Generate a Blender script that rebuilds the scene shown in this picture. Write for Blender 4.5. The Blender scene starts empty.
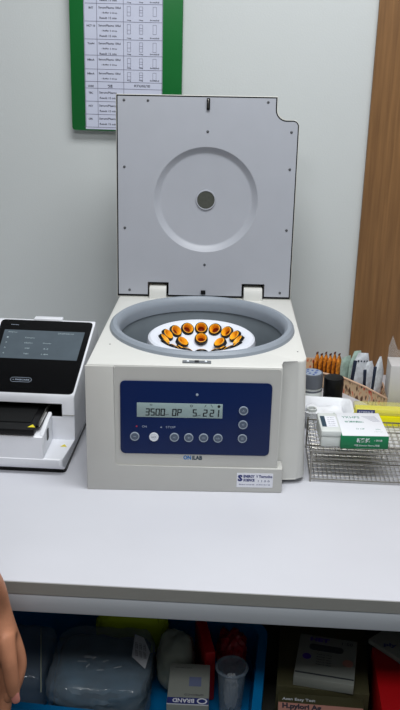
import bpy, bmesh, math, random
from mathutils import Vector, Matrix, noise
random.seed(7)
PI = math.pi
SC = bpy.context.scene
COL = SC.collection

# ------------------------------------------------------------------ camera
FPX = 900.0
PS, PT, TH = math.radians(2.7), math.radians(20.5), math.radians(1.4)
CAM = Vector((0, 0, 1.603))
_fh = Vector((-math.sin(PS), math.cos(PS), 0)); _r = Vector((math.cos(PS), math.sin(PS), 0)); _z = Vector((0, 0, 1))
_f = _fh * math.cos(PT) - _z * math.sin(PT); _u = _fh * math.sin(PT) + _z * math.cos(PT)
_r2 = _r * math.cos(TH) + _u * math.sin(TH); _u2 = -_r * math.sin(TH) + _u * math.cos(TH)

def at(x, y, Y):            # point of the place seen at (x, y), at depth Y
    d = _f * FPX + _r2 * (x - 200) + _u2 * (355 - y)
    return CAM + d * (Y / d.y)

def atz(x, y, Z):
    d = _f * FPX + _r2 * (x - 200) + _u2 * (355 - y)
    return CAM + d * ((Z - CAM.z) / d.z)

cd = bpy.data.cameras.new('camera'); cam = bpy.data.objects.new('camera', cd); COL.objects.link(cam)
m = Matrix((_r2, _u2, -_f)).transposed().to_4x4(); m.translation = CAM
cam.matrix_world = m
cd.sensor_fit = 'VERTICAL'; cd.sensor_height = 24; cd.lens = 24 * FPX / 710; cd.clip_start = .05
SC.camera = cam

# ------------------------------------------------------------------ materials
def lin(c):
    return tuple((v / 12.92 if v <= .04045 else ((v + .055) / 1.055) ** 2.4) for v in c)

def mat(name, rgb, rough=.5, metal=0, alpha=1, trans=0, noise_amt=0, noise_scale=20, bump=0, bump_scale=200, emit=None, ior=1.45, spec=None, stretch=None):
    M = bpy.data.materials.new(name); M.use_nodes = True
    nt = M.node_tree; b = nt.nodes['Principled BSDF']
    c = lin([v / 255 for v in rgb])
    b.inputs['Base Color'].default_value = (*c, 1)
    b.inputs['Roughness'].default_value = rough
    b.inputs['Metallic'].default_value = metal
    b.inputs['Alpha'].default_value = alpha
    b.inputs['Transmission Weight'].default_value = trans
    b.inputs['IOR'].default_value = ior
    if spec is not None: b.inputs['Specular IOR Level'].default_value = spec
    if emit:
        b.inputs['Emission Color'].default_value = (*lin([v / 255 for v in emit[0]]), 1)
        b.inputs['Emission Strength'].default_value = emit[1]
    tc = nt.nodes.new('ShaderNodeTexCoord')
    src = tc.outputs['Object']
    if stretch:
        mp = nt.nodes.new('ShaderNodeMapping'); mp.inputs['Scale'].default_value = stretch
        nt.links.new(src, mp.inputs[0]); src = mp.outputs[0]
    # every surface has a little procedural variation
    n = nt.nodes.new('ShaderNodeTexNoise'); n.inputs['Scale'].default_value = noise_scale; n.inputs['Detail'].default_value = 3
    nt.links.new(src, n.inputs['Vector'])
    r = nt.nodes.new('ShaderNodeValToRGB')
    a = max(noise_amt, .015)
    r.color_ramp.elements[0].position = .3; r.color_ramp.elements[1].position = .7
    r.color_ramp.elements[0].color = (*[v * (1 - a) for v in c], 1)
    r.color_ramp.elements[1].color = (*[min(1, v * (1 + a)) for v in c], 1)
    nt.links.new(n.outputs['Fac'], r.inputs[0]); nt.links.new(r.outputs[0], b.inputs['Base Color'])
    if bump:
        n2 = nt.nodes.new('ShaderNodeTexNoise'); n2.inputs['Scale'].default_value = bump_scale
        nt.links.new(src, n2.inputs['Vector'])
        bp = nt.nodes.new('ShaderNodeBump'); bp.inputs['Strength'].default_value = bump; bp.inputs['Distance'].default_value = .002
        nt.links.new(n2.outputs['Fac'], bp.inputs['Height']); nt.links.new(bp.outputs[0], b.inputs['Normal'])
    return M

M = {}
M['wall'] = mat('wall_paint', (196, 200, 200), .7, noise_amt=.02, noise_scale=2, bump=.15, bump_scale=260)
M['ceiling'] = mat('ceiling_paint', (210, 210, 208), .9)
M['floor'] = mat('floor_vinyl', (88, 90, 92), .5, noise_amt=.1, noise_scale=8)
M['bench'] = mat('bench_laminate', (198, 199, 206), .3, noise_amt=.02, noise_scale=5)
M['edge'] = mat('bench_edge_band', (150, 150, 146), .5)
M['rail'] = mat('bench_rail', (182, 187, 194), .4)
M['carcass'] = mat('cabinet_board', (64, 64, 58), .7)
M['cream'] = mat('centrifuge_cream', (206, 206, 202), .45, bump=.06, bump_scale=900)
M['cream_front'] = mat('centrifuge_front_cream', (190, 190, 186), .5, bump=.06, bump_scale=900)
M['liner'] = mat('lid_liner_grey', (162, 165, 173), .42)
M['lidshell'] = mat('lid_shell', (200, 200, 194), .45)
M['gasket'] = mat('black_rubber', (18, 19, 20), .7, spec=.2)
M['rimgrey'] = mat('bowl_rim_grey', (136, 144, 154), .45)
M['chamber'] = mat('chamber_grey', (104, 112, 118), .4, noise_amt=.05)
M['rotor'] = mat('rotor_white', (222, 226, 236), .35)
M['navy'] = mat('navy_overlay', (6, 30, 78), .4, spec=.3)
M['lcd'] = mat('lcd_glass', (148, 168, 168), .3)
M['segment'] = mat('lcd_segment', (18, 24, 30), .5)
M['btn_ring'] = mat('button_ring', (150, 162, 176), .4)
M['btn'] = mat('button_grey', (88, 100, 118), .45)
M['btn_w'] = mat('button_white', (222, 228, 236), .4)
M['ptext'] = mat('panel_lettering', (160, 172, 190), .5)
M['redled'] = mat('red_led', (170, 36, 50), .4, emit=((200, 30, 40), .08))
M['screw'] = mat('screw_steel', (96, 98, 100), .35, metal=.7)
M['steel'] = mat('stainless_wire', (158, 155, 148), .28, metal=1)
M['latch'] = mat('latch_grey', (104, 108, 112), .8, spec=.2)
M['port'] = mat('port_glass', (70, 72, 66), .4, noise_amt=.15, noise_scale=160)
M['black'] = mat('black_plastic', (13, 13, 15), .42, spec=.3)
M['orange'] = mat('orange_liner', (255, 178, 36), .4)
M['brownin'] = mat('tube_bottom_brown', (150, 56, 14), .6)
M['green'] = mat('green_board', (0, 98, 38), .45)
M['paper'] = mat('paper_white', (192, 196, 214), .6, noise_amt=.02)
M['ink'] = mat('printed_ink', (50, 50, 62), .7)
M['inkl'] = mat('printed_ink_pale', (104, 104, 124), .7)
M['aw'] = mat('analyzer_white', (226, 228, 234), .3)
M['glassblack'] = mat('black_screen_glass', (8, 8, 10), .16, spec=.2)
M['lcd2'] = mat('tablet_display', (70, 80, 88), .25, emit=((96, 108, 118), .12), noise_amt=.1, noise_scale=30)
M['lcd2t'] = mat('tablet_display_text', (150, 165, 170), .4, emit=((150, 165, 170), .15))
M['yellow'] = mat('warning_yellow', (222, 208, 40), .5)
M['wood'] = None
M['label_w'] = mat('label_white', (226, 228, 236), .5)
M['navyink'] = mat('navy_ink', (38, 48, 110), .6)
M['blueink'] = mat('blue_ink', (28, 110, 178), .6)
M['darkink'] = mat('dark_ink', (40, 62, 78), .6)
M['boxgreen'] = mat('carton_green', (8, 120, 74), .4)
M['greenink'] = mat('green_ink', (60, 130, 110), .6)
M['carton'] = mat('carton_white', (224, 226, 232), .45)
M['clear'] = mat('clear_plastic', (236, 240, 240), .12, alpha=.12)
M['frost'] = mat('frosted_plastic', (226, 231, 229), .3, alpha=.82)
M['yfrost'] = mat('clear_yellowish_lid', (226, 222, 140), .25, alpha=.35)
M['ytip'] = mat('yellow_plastic', (232, 222, 0), .35)
M['whitep'] = mat('white_plastic', (232, 234, 238), .35)
M['greycap'] = mat('grey_cap', (86, 90, 98), .5)
M['captop'] = mat('cap_top_pale', (150, 162, 180), .5)
M['bluedot'] = mat('blue_print', (60, 84, 150), .6)
M['basket'] = None
M['amber'] = mat('amber_foil', (200, 122, 40), .25, noise_amt=.7, noise_scale=90, bump=.6, bump_scale=90, alpha=.95)
M['ambdark'] = mat('amber_dark_edge', (92, 40, 14), .4)
M['foil'] = mat('pale_foil', (206, 211, 218), .28, noise_amt=.2, noise_scale=90, bump=.4, bump_scale=120)
M['foilgreen'] = mat('greenish_foil', (164, 186, 176), .3, noise_amt=.2, noise_scale=90, bump=.4, bump_scale=120)
M['foildark'] = mat('dark_sachet_edge', (36, 46, 66), .4)
M['skin'] = mat('skin', (184, 126, 96), .5, noise_amt=.08, noise_scale=35, bump=.25, bump_scale=500)
M['scrub'] = mat('shirt_cotton', (150, 170, 186), .8, noise_amt=.05)
M['trouser'] = mat('trouser_cotton', (44, 48, 60), .8, noise_amt=.05)
M['greyblue'] = mat('pale_blue_print', (96, 104, 134), .6)
M['cartongrey'] = mat('carton_pale_grey', (196, 194, 194), .5)
M['nail'] = mat('finger_nail', (208, 136, 124), .3)
M['bluebin'] = mat('blue_bin_plastic', (0, 112, 172), .4)
M['bagclear'] = mat('bag_film', (150, 166, 180), .08, alpha=.3, bump=.8, bump_scale=70)
M['bagfog'] = mat('bag_film_foggy', (120, 134, 150), .12, alpha=.4, bump=.6, bump_scale=50)
M['bagwhite'] = mat('bag_film_white', (160, 168, 156), .22, alpha=.7, bump=.5, bump_scale=60)
M['yg'] = mat('yellow_green_cloth', (172, 196, 16), .6, noise_amt=.1)
M['red'] = mat('red_pack', (170, 10, 18), .4)
M['dred'] = mat('dark_red_pack', (140, 14, 30), .4, noise_amt=.3, noise_scale=50)
M['teal'] = mat('teal_contents', (40, 72, 92), .5, noise_amt=.4, noise_scale=30)
M['kit'] = mat('kit_box_olive', (66, 64, 42), .5)
M['pink'] = mat('kit_pink', (176, 126, 114), .5)
M['greywhite'] = mat('kit_grey_white', (128, 132, 126), .5)
M['purple'] = mat('purple_ink', (66, 24, 140), .6)
M['darkpill'] = mat('dark_banner', (48, 52, 58), .6)
M['paperbag'] = mat('label_paper', (186, 190, 196), .6)
M['orangep'] = mat('orange_spot', (190, 90, 20), .5)

def wood():
    Mt = bpy.data.materials.new('wood_laminate'); Mt.use_nodes = True
    nt = Mt.node_tree; b = nt.nodes['Principled BSDF']; b.inputs['Roughness'].default_value = .5
    tc = nt.nodes.new('ShaderNodeTexCoord'); mp = nt.nodes.new('ShaderNodeMapping')
    mp.inputs['Scale'].default_value = (1, 1, .04)
    nt.links.new(tc.outputs['Object'], mp.inputs[0])
    n = nt.nodes.new('ShaderNodeTexNoise'); n.inputs['Scale'].default_value = 130; n.inputs['Detail'].default_value = 6
    nt.links.new(mp.outputs[0], n.inputs['Vector'])
    r = nt.nodes.new('ShaderNodeValToRGB')
    e = r.color_ramp.elements
    e[0].position = .25; e[0].color = (*lin([v / 255 for v in (104, 72, 40)]), 1)
    e[1].position = .75; e[1].color = (*lin([v / 255 for v in (136, 98, 58)]), 1)
    nt.links.new(n.outputs['Fac'], r.inputs[0]); nt.links.new(r.outputs[0], b.inputs['Base Color'])
    return Mt
M['wood'] = wood()

def basket_mat():
    Mt = bpy.data.materials.new('patterned_basket'); Mt.use_nodes = True
    nt = Mt.node_tree; b = nt.nodes['Principled BSDF']; b.inputs['Roughness'].default_value = .6
    tc = nt.nodes.new('ShaderNodeTexCoord'); mp = nt.nodes.new('ShaderNodeMapping')
    mp.inputs['Rotation'].default_value = (0, .6, .3); mp.inputs['Scale'].default_value = (.8, .8, .3)
    nt.links.new(tc.outputs['Object'], mp.inputs[0])
    n = nt.nodes.new('ShaderNodeTexNoise'); n.inputs['Scale'].default_value = 170; n.inputs['Detail'].default_value = 1
    nt.links.new(mp.outputs[0], n.inputs['Vector'])
    r = nt.nodes.new('ShaderNodeValToRGB'); r.color_ramp.interpolation = 'LINEAR'
    e = r.color_ramp.elements
    e[0].position = .36; e[0].color = (*lin((.34, .20, .12)), 1)
    e[1].position = .46; e[1].color = (*lin((.80, .68, .54)), 1)
    x = e.new(.60); x.color = (*lin((.80, .68, .54)), 1)
    x = e.new(.68); x.color = (*lin((.78, .30, .20)), 1)
    nt.links.new(n.outputs['Fac'], r.inputs[0]); nt.links.new(r.outputs[0], b.inputs['Base Color'])
    return Mt
M['basket'] = basket_mat()
M['baskrim'] = mat('basket_rim_pink', (214, 178, 150), .5)

# ------------------------------------------------------------------ mesh helpers
def box(bm, x0, x1, y0, y1, z0, z1, bev=0, seg=2, mtx=None):
    r = bmesh.ops.create_cube(bm, size=1)
    vs = r['verts']
    for v in vs:
        v.co = Vector(((x0 + x1) / 2 + v.co.x * (x1 - x0), (y0 + y1) / 2 + v.co.y * (y1 - y0), (z0 + z1) / 2 + v.co.z * (z1 - z0)))
    if bev:
        es = list({e for v in vs for e in v.link_edges})
        rr = bmesh.ops.bevel(bm, geom=es, offset=bev, segments=seg, affect='EDGES', profile=.5)
        vs = list({v for f in rr['faces'] for v in f.verts} | {v for v in vs if v.is_valid})
    if mtx is not None:
        bmesh.ops.transform(bm, matrix=mtx, verts=[v for v in vs if v.is_valid])
    return vs

def poly_prism(bm, pts, h0, h1, mtx=None, bev=0, seg=2):
    """pts in (a, b); extruded along third axis from h0 to h1; local frame XY + Z"""
    lo = [bm.verts.new((p[0], p[1], h0)) for p in pts]; hi = [bm.verts.new((p[0], p[1], h1)) for p in pts]
    n = len(pts)
    faces = [bm.faces.new(lo[::-1]), bm.faces.new(hi)]
    for i in range(n): faces.append(bm.faces.new((lo[i], lo[(i + 1) % n], hi[(i + 1) % n], hi[i])))
    vs = lo + hi
    if bev:
        es = [e for e in faces[1].edges] + [e for e in faces[0].edges]
        rr = bmesh.ops.bevel(bm, geom=es, offset=bev, segments=seg, affect='EDGES', profile=.5)
        vs = list({v for f in rr['faces'] for v in f.verts} | {v for v in vs if v.is_valid} | {v for f in faces if f.is_valid for v in f.verts})
    if mtx is not None: bmesh.ops.transform(bm, matrix=mtx, verts=vs)
    return vs

def rrect(x0, x1, y0, y1, r, n=5):
    out = []
    for cx, cy, a in ((x1 - r, y0 + r, -PI / 2), (x1 - r, y1 - r, 0), (x0 + r, y1 - r, PI / 2), (x0 + r, y0 + r, PI)):
        for i in range(n + 1):
            t = a + PI / 2 * i / n
            out.append((cx + r * math.cos(t), cy + r * math.sin(t)))
    return out

def lathe(bm, prof, n=48, mtx=None, closed=False):
    rings = []
    vs = []
    for r, z in prof:
        if r < 1e-6:
            v = bm.verts.new((0, 0, z)); rings.append([v]); vs.append(v)
        else:
            ring = [bm.verts.new((r * math.cos(2 * PI * i / n), r * math.sin(2 * PI * i / n), z)) for i in range(n)]
            rings.append(ring); vs += ring
    pairs = list(zip(rings, rings[1:]))
    if closed: pairs.append((rings[-1], rings[0]))
    for a, b in pairs:
        for i in range(n):
            j = (i + 1) % n
            if len(a) == 1 and len(b) == 1: continue
            if len(a) == 1: bm.faces.new((a[0], b[i], b[j]))
            elif len(b) == 1: bm.faces.new((a[i], a[j], b[0]))
            else: bm.faces.new((a[i], a[j], b[j], b[i]))
    if mtx is not None: bmesh.ops.transform(bm, matrix=mtx, verts=vs)
    return vs

def tube(bm, pts, r, n=6, closed=False):
    pts = [Vector(p) for p in pts]; rings = []
    N = len(pts)
    for i, p in enumerate(pts):
        if closed: d = pts[(i + 1) % N] - pts[i - 1]
        else: d = pts[min(i + 1, N - 1)] - pts[max(i - 1, 0)]
        d.normalize()
        a = d.cross(Vector((0, 0, 1)))
        if a.length < .05: a = d.cross(Vector((1, 0, 0)))
        a.normalize(); b = d.cross(a)
        rings.append([bm.verts.new(p + (a * math.cos(2 * PI * k / n) + b * math.sin(2 * PI * k / n)) * r) for k in range(n)])
    for i in range(N if closed else N - 1):
        A, B = rings[i], rings[(i + 1) % N]
        for k in range(n): bm.faces.new((A[k], A[(k + 1) % n], B[(k + 1) % n], B[k]))
    if not closed:
        bm.faces.new(rings[0][::-1]); bm.faces.new(rings[-1])

def obj(name, bm, mt, parent=None, smooth=True, loc=None, rot=None):
    me = bpy.data.meshes.new(name)
    bmesh.ops.recalc_face_normals(bm, faces=bm.faces[:])
    if smooth:
        for f in bm.faces: f.smooth = True
        for e in bm.edges:
            if len(e.link_faces) == 2 and e.calc_face_angle(0) > math.radians(35): e.smooth = False
    bm.to_mesh(me); bm.free()
    o = bpy.data.objects.new(name, me); COL.objects.link(o)
    me.materials.append(M[mt] if isinstance(mt, str) else mt)
    if parent: o.parent = parent
    if loc is not None: o.location = loc
    if rot is not None: o.rotation_euler = rot
    return o

def tag(o, label, cat, group=None, kind=None):
    if label: o['label'] = label
    if cat: o['category'] = cat
    if group: o['group'] = group
    if kind: o['kind'] = kind
    return o

def thing(name, label, cat, loc=(0, 0, 0), rz=0, group=None):
    o = bpy.data.objects.new(name, None); COL.objects.link(o)
    o.empty_display_size = .03
    o.location = loc; o.rotation_euler = (0, 0, rz)
    return tag(o, label, cat, group)

def struct(name, bm, mt):
    o = obj(name, bm, mt); o['kind'] = 'structure'; return o

def boolean(o, cutter_bms, op='DIFFERENCE'):
    for cb in cutter_bms:
        me = bpy.data.meshes.new('tmp'); bmesh.ops.recalc_face_normals(cb, faces=cb.faces[:]); cb.to_mesh(me); cb.free()
        c = bpy.data.objects.new('tmp', me); COL.objects.link(c)
        c.matrix_world = o.matrix_world.copy()
        c.parent = o.parent; c.location = o.location; c.rotation_euler = o.rotation_euler
        md = o.modifiers.new('b', 'BOOLEAN'); md.operation = op; md.object = c; md.solver = 'EXACT'
        bpy.context.view_layer.update()
        dg = bpy.context.evaluated_depsgraph_get()
        nm = bpy.data.meshes.new_from_object(o.evaluated_get(dg))
        o.modifiers.clear(); o.data = nm
        bpy.data.objects.remove(c); bpy.data.meshes.remove(me)
    b = bmesh.new(); b.from_mesh(o.data)
    for e in b.edges: e.smooth = not (len(e.link_faces) == 2 and e.calc_face_angle(0) > math.radians(30))
    for f in b.faces: f.smooth = True
    b.to_mesh(o.data); b.free()

FRONT = Matrix.Rotation(PI / 2, 4, 'X')            # text plane facing -Y
def T(x, y, z): return Matrix.Translation((x, y, z))

def text(s, w, h, mtx, mt, parent, name='lettering', bold=0, spacing=1.0, keep=False):
    """flat lettering, its box w x h centred on mtx (local XY, facing +Z)"""
    cu = bpy.data.curves.new('t', 'FONT'); cu.body = s; cu.size = 1; cu.extrude = .012; cu.offset = bold
    cu.space_character = spacing; cu.resolution_u = 2
    t = bpy.data.objects.new('t', cu); COL.objects.link(t)
    bpy.context.view_layer.update()
    me = bpy.data.meshes.new_from_object(t.evaluated_get(bpy.context.evaluated_depsgraph_get()))
    bpy.data.objects.remove(t)
    if not me.vertices: return None
    xs = [v.co.x for v in me.vertices]; ys = [v.co.y for v in me.vertices]
    cx, cy = (min(xs) + max(xs)) / 2, (min(ys) + max(ys)) / 2
    sx = w / max(1e-6, max(xs) - min(xs)); sy = h / max(1e-6, max(ys) - min(ys))
    if h is None or keep: sy = sx
    for v in me.vertices:
        v.co = mtx @ Vector(((v.co.x - cx) * sx, (v.co.y - cy) * sy, v.co.z * .01))
    me.name = name
    o = bpy.data.objects.new(name, me); COL.objects.link(o)
    me.materials.clear(); me.materials.append(M[mt])
    if parent: o.parent = parent
    return o

def join(objs, name):
    """merge several lettering meshes into the first one (one part per printed area)"""
    objs = [o for o in objs if o]
    b = bmesh.new()
    for o in objs: b.from_mesh(o.data)
    a = objs[0]
    b.to_mesh(a.data); b.free(); a.name = name; a.data.name = name
    for o in objs[1:]: bpy.data.objects.remove(o)
    return a

# ------------------------------------------------------------------ the room
BZ = .75; WY = 2.2
RX0, RX1, RY0, RH = -2.0, 1.9, -2.6, 2.65
b = bmesh.new(); box(b, RX0 - .1, RX1 + .1, WY, WY + .1, -.1, RH + .1); struct('wall_back', b, 'wall')
b = bmesh.new(); box(b, RX0 - .1, RX1 + .1, RY0 - .1, RY0, -.1, RH + .1); struct('wall_front', b, 'wall')
b = bmesh.new(); box(b, RX0 - .1, RX0, RY0, WY, -.1, RH + .1); struct('wall_left', b, 'wall')
b = bmesh.new(); box(b, RX1, RX1 + .1, RY0, WY, -.1, RH + .1); struct('wall_right', b, 'wall')
b = bmesh.new(); box(b, RX0, RX1, RY0, WY, -.1, 0); struct('floor', b, 'floor')
b = bmesh.new(); box(b, RX0, RX1, RY0, WY, RH, RH + .1); struct('ceiling', b, 'ceiling')
wx = at(380, 0, WY - .012).x
b = bmesh.new(); box(b, wx, RX1, WY - .012, WY, BZ, RH); struct('trim_1', b, 'wood')

# ------------------------------------------------------------------ bench
bench = thing('laboratory_bench', 'long white laminate laboratory bench with an open cupboard below', 'bench', (0, 1.21, 0))
BX0, BX1 = -1.3, 1.3
b = bmesh.new(); box(b, BX0, BX1, 0, WY - 1.211, .7265, .75, .0012); obj('worktop', b, 'bench', bench)
b = bmesh.new(); box(b, BX0, BX1, -.0012, -.00005, .727, .7488); tag(obj('edge_band', b, 'edge', bench), 'grey edge band', None)
b = bmesh.new(); box(b, BX0, BX1, .001, .020, .6905, .7264, .002); obj('front_rail', b, 'rail', bench)
SHZ = .38
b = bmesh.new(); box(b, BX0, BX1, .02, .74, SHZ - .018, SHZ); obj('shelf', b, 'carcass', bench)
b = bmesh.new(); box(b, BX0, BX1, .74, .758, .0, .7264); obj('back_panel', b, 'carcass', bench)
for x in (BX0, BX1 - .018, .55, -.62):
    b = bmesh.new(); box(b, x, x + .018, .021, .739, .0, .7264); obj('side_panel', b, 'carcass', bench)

# ------------------------------------------------------------------ wall chart
bt = thing('wall_notice_board', 'green framed notice board with a printed test chart, hung on the wall', 'notice board', (-.43, WY, 1.3))
BY = WY - .022
bc = [at(69, -60, BY), at(184, -60, BY)]
x0, x1 = at(70.5, 65, BY).x + .43, at(182, 50, BY).x + .43
zb = at(95, 130.5, BY).z - 1.3; zt = zb + .36
b = bmesh.new(); poly_prism(b, rrect(x0, x1, zb, zt, .006), -.0, .02, T(0, 0, 0) @ FRONT, bev=.002); obj('backing_board', b, 'green', bt, loc=(0, 0, 0))
pxl, pxr = at(84.5, 65, BY).x + .43, at(162.5, 50, BY).x + .43
b = bmesh.new(); box(b, pxl, pxr, -.0212, -.0201, zb + .003, zt - .012); pp = obj('paper_sheet', b, 'paper', bt)
lines = []
def wl(x, y):  # position on the paper
    q = at(x, y, BY); return q.x + .43, q.z - 1.3
kx = (pxr - pxl) / 78.5
lb = bmesh.new()
def hline(y, xa=84.5, xb=162.5):
    q = wl(120, y); z = q[1]
    box(lb, wl(xa, y)[0], wl(xb, y)[0], -.0215, -.0212, z - .0005, z + .0005)
rows = [-31, -13.5, 4.4, 22.4, 40.3, 56.4, 70.3, 82.8, 89.5, 102.6, 115.6, 128.5]
for y in rows: hline(y - .6)
def vline(x, ya, yb):
    xx = wl(x, 60)[0]; box(lb, xx - .0005, xx + .0005, -.0215, -.0212, wl(120, yb)[1], wl(120, ya)[1])
for x in (97.3, 123.6): vline(x, -32, 128)
vline(84.9, -32, 128); vline(162.0, -32, 128)
for y0_, y1_ in zip(rows[:7], rows[1:8]):
    for x in (129, 141, 154.5):
        yy0, yy1 = y0_ + 1.8, min(y1_ - 3.2, y0_ + 11.5)
        xa, xb = wl(x - 1.8, 60)[0], wl(x + 1.8, 60)[0]; za, zc = wl(120, yy1)[1], wl(120, yy0)[1]
        for (p, q, r_, s_) in ((xa, xb, za, za + .0007), (xa, xb, zc - .0007, zc), (xa, xa + .0007, za, zc), (xb - .0007, xb, za, zc)):
            box(lb, p, q, -.0215, -.0212, r_, s_)
        if x < 150:
            for t_ in ((.35, .6) if x == 141 else (.4,)):
                zz = za + (zc - za) * t_; box(lb, xa, xb, -.0215, -.0212, zz, zz + .0007)
obj('table_lines', lb, 'inkl', bt, smooth=False)
tl, tp = [], []
def wt(s, x, y, wpx, hpx, lst, mt='ink', bold=.02):
    q = wl(x, y); lst.append(text(s, wpx * kx, hpx * kx, T(q[0], -.02125, q[1]) @ FRONT, mt, bt, bold=bold))
names = ['PHOS', 'ASO', 'INT', 'HCT 10', 'Typhi', 'HBs-A', 'HBs-A', 'CODE', 'TBC', 'HCV', 'CPK']
for i, nme in enumerate(names):
    y = rows[i] + 3.2 if i != 7 else 86
    wt(nme, 90.8, y, 1.35 * len(nme) + .4, 2.0, tl, 'ink', .035)
    if i < 7:
        wt('Serum/Plasma 100ul', 109.5, y, 22, 2.1, tp)
        wt('- Buffer 2 drop', 109, y + 5.4, 16, 1.9, tp)
        if rows[i + 1] - rows[i] > 15: wt('Result 15 min', 108, y + 10.4, 17, 2.0, tp)
        for x in (129, 141): wt('Neg', x, rows[i + 1] - 1.9, 4, 1.4, tp)
        wt('Invalid', 154.5, rows[i + 1] - 1.9, 9, 1.5, tp)
    elif i > 7:
        wt('Serum/Plasma', 108, y, 18, 2.1, tp); wt('Result 15 min', 108, y + 5.4, 17, 2.0, tp)
wt('วิธี', 110, 86.2, 5, 3, tl); wt('ความหมาย', 142, 86.2, 16, 2.4, tp)
join(tl, 'chart_headings'); join(tp, 'chart_text')

# ------------------------------------------------------------------ centrifuge
CO = Vector((-.282, 1.522, BZ)); CR = math.radians(3.2)
cf = thing('centrifuge', 'cream benchtop centrifuge with navy control panel and its lid standing open', 'centrifuge', CO, CR)
TOPZ = .258; CX, CY = .215, .224
plan = [(.002, 0), (.3625, 0), (.3625, .030), (.366, .034), (.391, .034)]
for i in range(1, 7):
    a = -PI / 2 + PI / 2 * i / 6
    plan.append((.391 + .018 * math.cos(a), .052 + .018 * math.sin(a)))
plan += [(.417, .475), (.030, .475)]
b = bmesh.new(); poly_prism(b, plan, .010, TOPZ, bev=.0035, seg=3)
for v in b.verts:
    if v.co.x > .37: v.co.x += .002 + (TOPZ - v.co.z) * .042
body = obj('body', b, 'cream', cf)
c1 = bmesh.new(); lathe(c1, [(0, TOPZ + .05), (.178, TOPZ + .05), (.178, .05), (0, .05)], 96, T(CX, CY, 0))
boolean(body, [c1])
# front cover: a slightly different cream, set on the front of the body
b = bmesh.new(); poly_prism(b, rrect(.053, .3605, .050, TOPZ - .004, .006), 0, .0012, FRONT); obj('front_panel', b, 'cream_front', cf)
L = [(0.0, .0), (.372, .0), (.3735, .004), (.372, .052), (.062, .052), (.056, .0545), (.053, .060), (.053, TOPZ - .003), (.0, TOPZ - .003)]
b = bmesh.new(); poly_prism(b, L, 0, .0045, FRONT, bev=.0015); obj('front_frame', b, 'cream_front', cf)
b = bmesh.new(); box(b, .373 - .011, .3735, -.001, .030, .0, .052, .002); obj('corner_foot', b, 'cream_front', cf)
for x, y in ((.04, .04), (.37, .08), (.05, .43), (.38, .43)):
    b = bmesh.new(); lathe(b, [(0, 0), (.012, 0), (.012, .012), (0, .012)], 20, T(x, y, 0)); obj('rubber_foot', b, 'gasket', cf)
# top details
b = bmesh.new(); lathe(b, [(.168, -.004), (.171, .006), (.176, .0105), (.183, .0105), (.1885, .006), (.190, 0), (.186, -.002), (.177, -.02), (.168, -.02)], 128, T(CX, CY, TOPZ), closed=True)
obj('bowl_rim', b, 'rimgrey', cf)
b = bmesh.new(); lathe(b, [(.170, -.008), (.1695, -.034), (.1675, -.037), (.165, -.12), (.15, -.135), (0, -.137), (0, -.14), (.152, -.139), (.168, -.122), (.1775, -.02), (.1775, -.008)], 96, T(CX, CY, TOPZ), closed=False)
obj('chamber', b, 'chamber', cf)
# rotor
RZ = TOPZ - .022
RC = (CX - .001, CY)
prof = [(0, -.040), (.024, -.040), (.034, -.037), (.056, -.022), (.064, -.021), (.070, -.018), (.088, -.001), (.094, .002), (.106, .0022), (.1105, -.001), (.1122, -.008), (.1122, -.03), (.108, -.07), (.09, -.09), (0, -.10)]
b = bmesh.new(); lathe(b, prof, 96, T(RC[0], RC[1], RZ)); rotor_ob = obj('rotor', b, 'rotor', cf)
b = bmesh.new(); lathe(b, [(0, -.030), (.008, -.030), (.011, -.033), (.012, -.040), (0, -.040)], 24, T(RC[0], RC[1], RZ)); obj('rotor_nut', b, 'steel', cf)
b = bmesh.new(); lathe(b, [(0, -.136), (.02, -.136), (.02, -.1), (0, -.1)], 24, T(RC[0], RC[1], TOPZ)); obj('drive_shaft', b, 'steel', cf)
# latch slot
b = bmesh.new(); box(b, .178, .231, .0105, .0215, TOPZ + .0001, TOPZ + .0022, .0004); la = obj('latch_plate', b, 'latch', cf)
b = bmesh.new(); box(b, .2005, .2085, .0108, .0212, TOPZ + .0018, TOPZ + .0026); obj('latch_slot', b, 'black', la)
for x in (.188, .2215):
    b = bmesh.new(); lathe(b, [(0, .0032), (.002, .0030), (.0026, .0022), (0, .0022)], 14, T(x, .017, TOPZ)); obj('screw', b, 'btn_w', la)
for x, y in ((.036, .105), (.398, .085)):
    b = bmesh.new(); lathe(b, [(0, .001), (.0014, .0006), (.0016, -.001), (0, -.001)], 12, T(x, y, TOPZ)); obj('top_screw', b, 'screw', cf)
for x0_, x1_ in ((.096, .134), (.309, .3505)):
    b = bmesh.new(); poly_prism(b, [(.413, -.002), (.413, .016), (.417, .0235), (.424, .026), (.452, .026), (.452, -.002)], x0_, x1_, T(0, 0, TOPZ) @ Matrix(((0, 0, 1, 0), (1, 0, 0, 0), (0, 1, 0, 0), (0, 0, 0, 1))), bev=.001)
    obj('hinge_block', b, 'cream', cf)

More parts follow.
